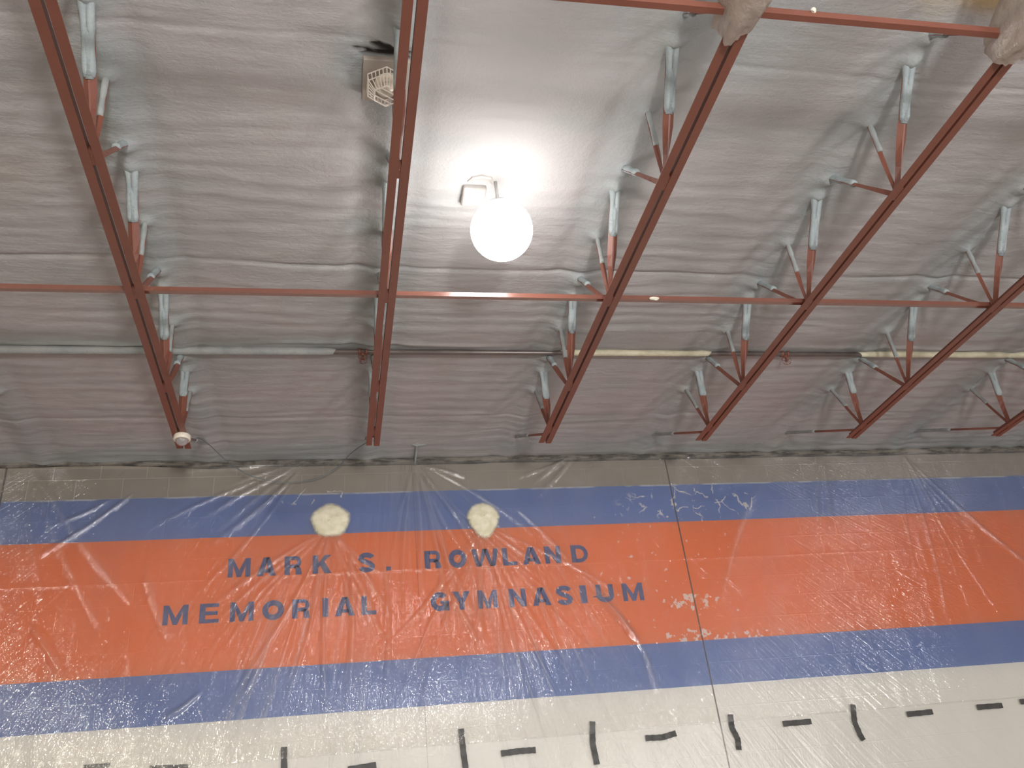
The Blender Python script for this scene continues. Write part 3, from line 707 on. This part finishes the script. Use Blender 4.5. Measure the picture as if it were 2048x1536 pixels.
# ------------------------------------------------------------------ clear plastic sheeting over the wall
def film_mat(name, haze, milk, rough=0.16, bs=0.5):
    m = bpy.data.materials.new(name); m.use_nodes = True; nt = m.node_tree; nt.nodes.clear()
    out = N(nt, 'ShaderNodeOutputMaterial'); p = coords(nt)
    tr = N(nt, 'ShaderNodeBsdfTransparent'); tr.inputs[0].default_value = (0.985, 0.985, 0.98, 1)
    df = N(nt, 'ShaderNodeBsdfDiffuse'); df.inputs[0].default_value = (0.78, 0.76, 0.74, 1)
    tl = N(nt, 'ShaderNodeBsdfTranslucent'); tl.inputs[0].default_value = (0.75, 0.74, 0.72, 1)
    gl = N(nt, 'ShaderNodeBsdfGlossy'); gl.inputs['Roughness'].default_value = rough
    gl.inputs[0].default_value = (0.95, 0.95, 0.95, 1)
    sp = N(nt, 'ShaderNodeSeparateXYZ'); nt.links.new(p, sp.inputs[0])
    den = M_(nt, 'SUBTRACT', EYE + 6.2, sp.outputs[2])           # folds spread like a fan from the pinned top edge
    cu = N(nt, 'ShaderNodeCombineXYZ'); nt.links.new(M_(nt, 'DIVIDE', M_(nt, 'SUBTRACT', sp.outputs[0], 0.8), den), cu.inputs[0]); nt.links.new(sp.outputs[2], cu.inputs[2])
    s = scalev(nt, cu.outputs[0], (105, 1, 1.6)); h1 = noise(nt, s, 1.0, 4, 0.6)
    st = noise(nt, scalev(nt, cu.outputs[0], (48, 1, 0.45)), 1.0, 5, 0.68)
    stm = ramp(nt, noise(nt, scalev(nt, p, (0.55, 1, 0.6)), 1.0, 2), (0.36, 0.62))
    sheen_streak = M_(nt, 'MULTIPLY', ramp(nt, st, (0.50, 0.66)), M_(nt, 'MULTIPLY', stm, ramp(nt, sp.outputs[2], (EYE + 1.8, EYE + 3.1, 1.0, 0.25))))  # lamp sheen painted as pale streaks in the haze
    s2 = scalev(nt, p, (60, 1, 26)); h2 = noise(nt, s2, 1.0, 2, 0.5)
    h = M_(nt, 'ADD', h1, M_(nt, 'MULTIPLY', h2, 0.30))
    bp = N(nt, 'ShaderNodeBump'); bp.inputs['Strength'].default_value = bs; bp.inputs['Distance'].default_value = 0.02
    nt.links.new(h, bp.inputs['Height']); nt.links.new(bp.outputs[0], gl.inputs['Normal']); nt.links.new(bp.outputs[0], df.inputs['Normal'])
    hz = N(nt, 'ShaderNodeMixShader'); hz.inputs[0].default_value = 0.35; nt.links.new(df.outputs[0], hz.inputs[1]); nt.links.new(tl.outputs[0], hz.inputs[2])
    cloud = ramp(nt, noise(nt, scalev(nt, p, (2.4, 1, 0.9)), 1.0, 4), (0.3, 0.75))
    fz = M_(nt, 'ADD', haze, M_(nt, 'MULTIPLY', cloud, milk))
    fz = M_(nt, 'ADD', fz, M_(nt, 'ADD', M_(nt, 'MULTIPLY', attr(nt, 'fold'), 0.16), M_(nt, 'MULTIPLY', sheen_streak, M_(nt, 'ADD', 0.05, ramp(nt, M_(nt, 'ABSOLUTE', M_(nt, 'SUBTRACT', sp.outputs[0], 0.9)), (1.2, 2.6, 0.26, 0.0))))))  # creases and sheen streaks whitened through the diffuse haze
    m1 = N(nt, 'ShaderNodeMixShader'); nt.links.new(fz, m1.inputs[0]); nt.links.new(tr.outputs[0], m1.inputs[1]); nt.links.new(hz.outputs[0], m1.inputs[2])
    fr = N(nt, 'ShaderNodeFresnel'); fr.inputs['IOR'].default_value = 1.5; nt.links.new(bp.outputs[0], fr.inputs['Normal'])
    m2 = N(nt, 'ShaderNodeMixShader'); nt.links.new(M_(nt, 'MULTIPLY', fr.outputs[0], 1.9, clamp=True), m2.inputs[0]); nt.links.new(m1.outputs[0], m2.inputs[1]); nt.links.new(gl.outputs[0], m2.inputs[2])
    nt.links.new(m2.outputs[0], out.inputs[0]); return m
fr_ = random.Random(11)
def wl(px, py): q = on_wall(px, py); return (q.x, q.z)
creases = []          # (p0, p1, width, height)
def fan(px, py, n, a0, a1, l0, l1, amp, w):
    c = wl(px, py)
    for k in range(n):
        a = math.radians(a0 + (a1 - a0) * (k + fr_.uniform(0.15, 0.85)) / n); L = fr_.uniform(l0, l1)
        creases.append((c, (c[0] + L * math.sin(a), c[1] - L * math.cos(a)), w * fr_.uniform(0.6, 1.6), amp * fr_.uniform(0.4, 1.2)))
fan(660, 1060, 18, -58, 48, 0.5, 2.0, 0.012, 0.010)
fan(967, 1055, 20, -44, 60, 0.5, 2.2, 0.012, 0.010)
fan(828, 925, 14, -20, 62, 0.6, 2.3, 0.011, 0.010)
fan(615, 930, 6, -75, -35, 0.6, 1.8, 0.012, 0.014)
fan(1798, 908, 8, -16, 42, 1.0, 2.8, 0.010, 0.013)
fan(1640, 912, 3, -25, -8, 0.8, 1.4, 0.010, 0.025)
fan(1150, 912, 4, -75, -40, 0.4, 0.9, 0.010, 0.014)
fan(60, 930, 3, 0, 50, 0.8, 2.2, 0.006, 0.018)
for a_, b_2, w_, h_ in (((275, 985), (70, 1120), 0.018, 0.018), ((230, 1000), (90, 1060), 0.014, 0.012), ((1160, 1150), (1215, 1210), 0.020, 0.016),
                        ((1200, 1195), (1290, 1310), 0.028, 0.028), ((1285, 1300), (1310, 1390), 0.022, 0.016), ((1020, 1010), (1165, 1160), 0.015, 0.012),
                        ((405, 1385), (325, 1445), 0.022, 0.018), ((470, 940), (605, 932), 0.013, 0.014), ((890, 1180), (960, 1300), 0.016, 0.014),
                        ((340, 950), (560, 940), 0.010, 0.010), ((850, 935), (940, 962), 0.020, 0.02), ((1440, 1210), (1520, 960), 0.03, 0.010),
                        ((340, 1290), (290, 1120), 0.03, 0.008), ((60, 1250), (130, 1370), 0.03, 0.008), ((700, 1080), (690, 1440), 0.02, 0.010),
                        ((765, 1100), (770, 1430), 0.018, 0.010), ((545, 1280), (470, 1420), 0.02, 0.012), ((1000, 1240), (990, 1400), 0.02, 0.008)):
    creases.append((wl(*a_), wl(*b_2), w_, h_))
# level fold lines from the folded roll
flat_folds = [(2.815 + EYE, 0.010, 0.004)]
def film(name, x0, x1, z0, z1, y_off, mat, label, use_creases=True, dx=0.010, seed=0, ztop=None, zbot=None):
    nx_ = int((x1 - x0) / dx); nz_ = int((z1 - z0) / dx / 1.6)
    gx = np.linspace(x0, x1, nx_ + 1); gt = np.linspace(0, 1, nz_ + 1)
    GXX, GT = np.meshgrid(gx, gt)
    top = z1 + 0.012 * (fbm(GXX * 2.2, GXX * 0, 201 + seed, 4) - 0.5) * 2
    bot = z0 + (0.006 * (fbm(GXX * 1.2, GXX * 0, 211 + seed, 3) - 0.5) * 2)
    GZ = bot + (top - bot) * GT
    disp = 0.010 * (fbm(GXX * 2.0, GZ * 0.8, 221 + seed, 3) - 0.3)
    disp = disp + 0.006 * (fbm(GXX * 11, GZ * 1.6, 231 + seed, 3) - 0.4)
    fold = np.zeros_like(GXX)
    if use_creases:
        for (a, b, w, h) in creases:
            ax, az = a; bx, bz = b; L = math.hypot(bx - ax, bz - az); ux, uz = (bx - ax) / L, (bz - az) / L
            s = (GXX - ax) * ux + (GZ - az) * uz; d = (GXX - ax) * -uz + (GZ - az) * ux
            d = d + 0.03 * L * np.sin(s / L * PI) * (1 if (h * 1000) % 2 > 1 else -1)
            ww = w * (0.5 + 0.9 * np.clip(s / L, 0, 1))
            e = np.clip(s / (0.15 * L), 0, 1) * np.clip((L - s) / (0.35 * L), 0, 1)
            g = np.exp(-(d / ww) ** 2) * e
            jag = 0.75 + 0.5 * fbm(GXX * 14, GZ * 14, 241, 2)
            disp = disp + h * g * jag; fold = np.maximum(fold, g * min(1, h / 0.016))
        for (zz_, w, h) in flat_folds:
            disp = disp + h * np.exp(-((GZ - zz_ - 0.01 * np.sin(GXX)) / w) ** 2)
    disp = np.clip(disp, -0.008, 0.05)
    GY_ = D - y_off - disp
    v = np.stack([GXX.ravel(), GY_.ravel(), GZ.ravel()], 1); nX = nx_ + 1
    idx = np.arange(v.shape[0]).reshape(nz_ + 1, nX)
    f = np.stack([idx[:-1, :-1].ravel(), idx[:-1, 1:].ravel(), idx[1:, 1:].ravel(), idx[1:, :-1].ravel()], 1)
    me = bpy.data.meshes.new(name); me.vertices.add(len(v)); me.vertices.foreach_set('co', v.ravel())
    me.loops.add(f.size); me.loops.foreach_set('vertex_index', f.ravel())
    me.polygons.add(len(f)); me.polygons.foreach_set('loop_start', np.arange(0, f.size, 4)); me.polygons.foreach_set('loop_total', np.full(len(f), 4))
    me.update(); me.validate(); me.polygons.foreach_set('use_smooth', np.ones(len(f), bool))
    at_ = me.attributes.new('fold', 'FLOAT', 'POINT'); at_.data.foreach_set('value', fold.ravel().astype(np.float32))
    me.materials.append(mat); o = bpy.data.objects.new(name, me); C.objects.link(o); tag(o, label, 'plastic sheet'); return o
film('plastic_sheet', -3.7, 8.9, 1.250 + EYE, 3.925 + EYE, 0.034, film_mat('clear_film', 0.042, 0.05, 0.065, 0.45), 'large clear wrinkled plastic sheet hanging over the striped wall and lettering')
film('plastic_sheet', -3.7, 8.9, 0.02, 1.268 + EYE, 0.016, film_mat('milky_film', 0.10, 0.08, 0.25, 0.3), 'lower plastic sheet taped to the white part of the wall', False, dx=0.05, seed=40)

# ------------------------------------------------------------------ black tape strips
M_TAPE = simple('black_tape', (0.052, 0.052, 0.050), 0.5, var=0.2, vscale=30, bs=0.1)
def tape(pts, w, label, group):
    """pts in wall coordinates (x, z)"""
    P = [Vector(p) for p in pts]; n = 10; S = []
    for i in range(len(P) - 1):
        for k in range(n): S.append(P[i].lerp(P[i + 1], k / n))
    S.append(P[-1]); mb = MB(); L = []; y = D - 0.030
    for i, p in enumerate(S):
        t = (S[min(i + 1, len(S) - 1)] - S[max(i - 1, 0)]).normalized(); nn_ = Vector((-t.y, t.x)); ww = w / 2 * (1 + 0.06 * math.sin(i * 1.7))
        a, b = p + nn_ * ww, p - nn_ * ww; yy = y - 0.002 * math.sin(i * 0.9)
        L += [(a.x, yy, a.y), (b.x, yy, b.y), (b.x, yy + 0.0012, b.y), (a.x, yy + 0.0012, a.y)]
    fs_ = []
    for i in range(len(S) - 1):
        for k in range(4): fs_.append((i * 4 + k, i * 4 + (k + 1) % 4, (i + 1) * 4 + (k + 1) % 4, (i + 1) * 4 + k))
    fs_ += [(0, 3, 2, 1), tuple((len(S) - 1) * 4 + k for k in range(4))]
    mb.add(L, fs_); c = S[len(S) // 2]; o = mb.build('tape_strip', M_TAPE, at=(c.x, y, c.y)); tag(o, label, 'tape', group)
GV, GH = 'upright strips of black tape', 'level strips of black tape'
E_ = EYE
TV = [([(-0.357, 1.345), (-0.350, 1.02)], 'upright black tape farthest left, cut by the bottom of the picture'),
      ([(1.122, 1.378), (1.128, 1.20), (1.142, 1.0)], 'upright black tape below the lower line of letters, second from the left'),
      ([(2.297, 1.352), (2.272, 1.17), (2.285, 0.996)], 'upright black tape left of the dark wall joint, kinked in the middle'),
      ([(3.603, 1.316), (3.592, 1.20), (3.625, 1.10), (3.612, 1.009)], 'wavy upright black tape just right of the dark wall joint'),
      ([(4.845, 1.316), (4.812, 1.16), (4.833, 1.04), (4.850, 0.996)], 'upright black tape farthest right, curving at its foot')]
TH_ = [([(-1.90, 1.305), (-1.70, 1.308)], 'level black tape at the bottom left corner of the picture'),
       ([(-1.40, 1.262), (-1.106, 1.248)], 'level black tape second from the left, at the bottom edge'),
       ([(0.16, 1.128), (0.392, 1.145)], 'level black tape at the bottom edge between the first two upright tapes'),
       ([(1.452, 1.150), (1.62, 1.158), (1.757, 1.155)], 'level black tape right of the second upright tape, under shiny creases'),
       ([(2.761, 1.175), (2.92, 1.170), (3.052, 1.195)], 'level black tape just left of the dark wall joint'),
       ([(4.096, 1.197), (4.379, 1.197)], 'level black tape between the last two upright tapes'),
       ([(5.37, 1.188), (5.645, 1.192)], 'level greyish black tape right of the last upright tape'),
       ([(6.133, 1.198), (6.411, 1.196)], 'level black tape near the right edge of the picture'),
       ([(6.62, 1.215), (6.90, 1.215)], 'level black tape cut off by the right edge of the picture')]
for pts, lab in TV: tape([(x, z + E_) for x, z in pts], 0.050, lab, GV)
for pts, lab in TH_: tape([(x, z + E_) for x, z in pts], 0.050, lab, GH)

# ------------------------------------------------------------------ foam pats holding the sheet
def pat_mat():
    m, nt, b = newmat('cream_foam_pat'); p = coords(nt)
    c = mixc(nt, ramp(nt, noise(nt, p, 14, 4), (0.3, 0.7)), (0.66, 0.62, 0.44, 1), (0.80, 0.76, 0.60, 1))
    nt.links.new(c, b.inputs['Base Color']); b.inputs['Roughness'].default_value = 0.85
    bump(nt, b, noise(nt, p, 55, 5, 0.6), 0.35, 0.01)
    rim = attr(nt, 'rim')
    a = M_(nt, 'ADD', rim, M_(nt, 'MULTIPLY', M_(nt, 'SUBTRACT', noise(nt, p, 210, 2, 0.5), 0.5), 0.9))
    nt.links.new(ramp(nt, a, (0.22, 0.95)), b.inputs['Alpha'])
    return m
M_PAT = pat_mat()
def pat(cx_, cz_, shape, label, seed):
    n, m = 72, 16; vs_ = [(cx_, 0, cz_)]; rimv = [1.0]; fs_ = []; rg = random.Random(seed); ph = [rg.uniform(0, 6) for _ in range(6)]
    ybase = D - 0.045
    def yy(f, a): return ybase - 0.035 * (1 - f ** 3.0) - 0.004 * math.sin(3 * a + ph[0]) * math.sin(f * PI) - 0.006 * math.sin(7 * f + 2 * a + ph[1]) * (1 - f)
    vs_[0] = (cx_, yy(0, 0), cz_)
    for i in range(1, m + 1):
        f = i / m * 1.18
        for k in range(n):
            a = 2 * PI * k / n; r_ = shape(a) * (1 + 0.008 * math.sin(9 * a + ph[2]) + 0.010 * math.sin(17 * a + ph[3]))
            vs_.append((cx_ + r_ * f * math.cos(a), yy(min(f, 1.0), a), cz_ + r_ * f * math.sin(a))); rimv.append(1.0 if f < 0.82 else max(0.0, 1 - (f - 0.82) / 0.36))
    for k in range(n): fs_.append((0, 1 + (k + 1) % n, 1 + k))
    for i in range(m - 1):
        for k in range(n):
            a0 = 1 + i * n + k; a1 = 1 + i * n + (k + 1) % n; fs_.append((a0, a1, a1 + n, a0 + n))
    o = mesh_obj('foam_pat', vs_, fs_, M_PAT, smooth=True, at=(cx_, ybase, cz_))
    at_ = o.data.attributes.new('rim', 'FLOAT', 'POINT'); at_.data.foreach_set('value', rimv)
    tag(o, label, 'foam patch', 'foam pats over the blue band'); return o
def s1(a): return 0.170 + 0.006 * math.cos(5 * (a - PI / 2)) + 0.006 * math.cos(2 * a) + 0.004 * math.sin(a)
def s2(a):
    down = max(0, math.cos(a + PI / 2)); return 0.158 + 0.050 * down ** 8 - 0.010 * abs(math.sin(a + PI / 2)) * (1 if math.sin(a) < 0 else 0)
q1, q2 = on_wall(661, 1041, 0.05), on_wall(967, 1036, 0.05)
pat(q1.x, q1.z, s1, 'left of two cream foam pats on the blue band, roughly five sided', 1)
pat(q2.x, q2.z, s2, 'right of two cream foam pats on the blue band, with a point at its foot', 2)

# ------------------------------------------------------------------ plastic bags wrapped round joists
def bag_mat():
    m = bpy.data.materials.new('cloudy_bag'); m.use_nodes = True; nt = m.node_tree; nt.nodes.clear()
    out = N(nt, 'ShaderNodeOutputMaterial'); p = coords(nt)
    tr = N(nt, 'ShaderNodeBsdfTransparent'); tr.inputs[0].default_value = (0.9, 0.88, 0.86, 1)
    df = N(nt, 'ShaderNodeBsdfDiffuse'); c = mixc(nt, noise(nt, p, 7, 3), (0.42, 0.34, 0.31, 1), (0.58, 0.51, 0.42, 1)); nt.links.new(c, df.inputs[0])
    tl = N(nt, 'ShaderNodeBsdfTranslucent'); nt.links.new(c, tl.inputs[0])
    gl = N(nt, 'ShaderNodeBsdfGlossy'); gl.inputs['Roughness'].default_value = 0.2
    bp = N(nt, 'ShaderNodeBump'); bp.inputs['Strength'].default_value = 0.5; bp.inputs['Distance'].default_value = 0.02; nt.links.new(noise(nt, p, 16, 4, 0.6), bp.inputs['Height'])
    for q in (df, gl, tl): nt.links.new(bp.outputs[0], q.inputs['Normal'])
    a = N(nt, 'ShaderNodeMixShader'); a.inputs[0].default_value = 0.4; nt.links.new(df.outputs[0], a.inputs[1]); nt.links.new(tl.outputs[0], a.inputs[2])
    b = N(nt, 'ShaderNodeMixShader'); b.inputs[0].default_value = 0.86; nt.links.new(tr.outputs[0], b.inputs[1]); nt.links.new(a.outputs[0], b.inputs[2])
    d = N(nt, 'ShaderNodeMixShader'); d.inputs[0].default_value = 0.07; nt.links.new(b.outputs[0], d.inputs[1]); nt.links.new(gl.outputs[0], d.inputs[2])
    nt.links.new(d.outputs[0], out.inputs[0]); return m
M_BAG = bag_mat()
def bag(jx, y1, y0, w, hgt, label, seed):
    """crumpled tube of film round a chord from y1 (mouth end, towards the wall) back to y0"""
    n, m = 40, 26; vs_ = []; fs_ = []
    for i in range(m + 1):
        f = i / m; y = y1 + (y0 - y1) * f
        sc = min(1.0, 0.85 + 0.8 * f) * (1 + 0.25 * f)
        for k in range(n):
            a = 2 * PI * k / n
            q = float(fbm(np.array(math.cos(a) * 2.2 + seed), np.array(math.sin(a) * 2.2 + f * 3.2), 300 + seed, 4)) - 0.5
            r1 = w * sc * (1 + 0.55 * q); r2 = hgt * sc * (1 + 0.55 * q)
            x = jx + r1 * math.cos(a); z = zb(y) + 0.055 + (hgt * 0.5) * f + r2 * math.sin(a)
            if i == 0: x = jx + (x - jx) * 0.9
            vs_.append((x, y + 0.05 * q - 0.045 * math.cos(a) * (1 - f), z))
    for i in range(m):
        for k in range(n):
            k2 = (k + 1) % n; fs_.append((i * n + k, (i + 1) * n + k, (i + 1) * n + k2, i * n + k2))
    o = mesh_obj('plastic_bag', vs_, fs_, M_BAG, smooth=True, at=(jx, y1, zb(y1))); tag(o, label, 'plastic bag', 'cloudy bags wrapped round the joists'); return o
bag(1.812, 2.44, 1.75, 0.090, 0.11, 'smaller cloudy plastic bag wrapped round a joist at the top edge', 1)
bag(3.231, 2.44, 1.75, 0.092, 0.15, 'larger cloudy plastic bag wrapped round a joist in the top right corner', 2)
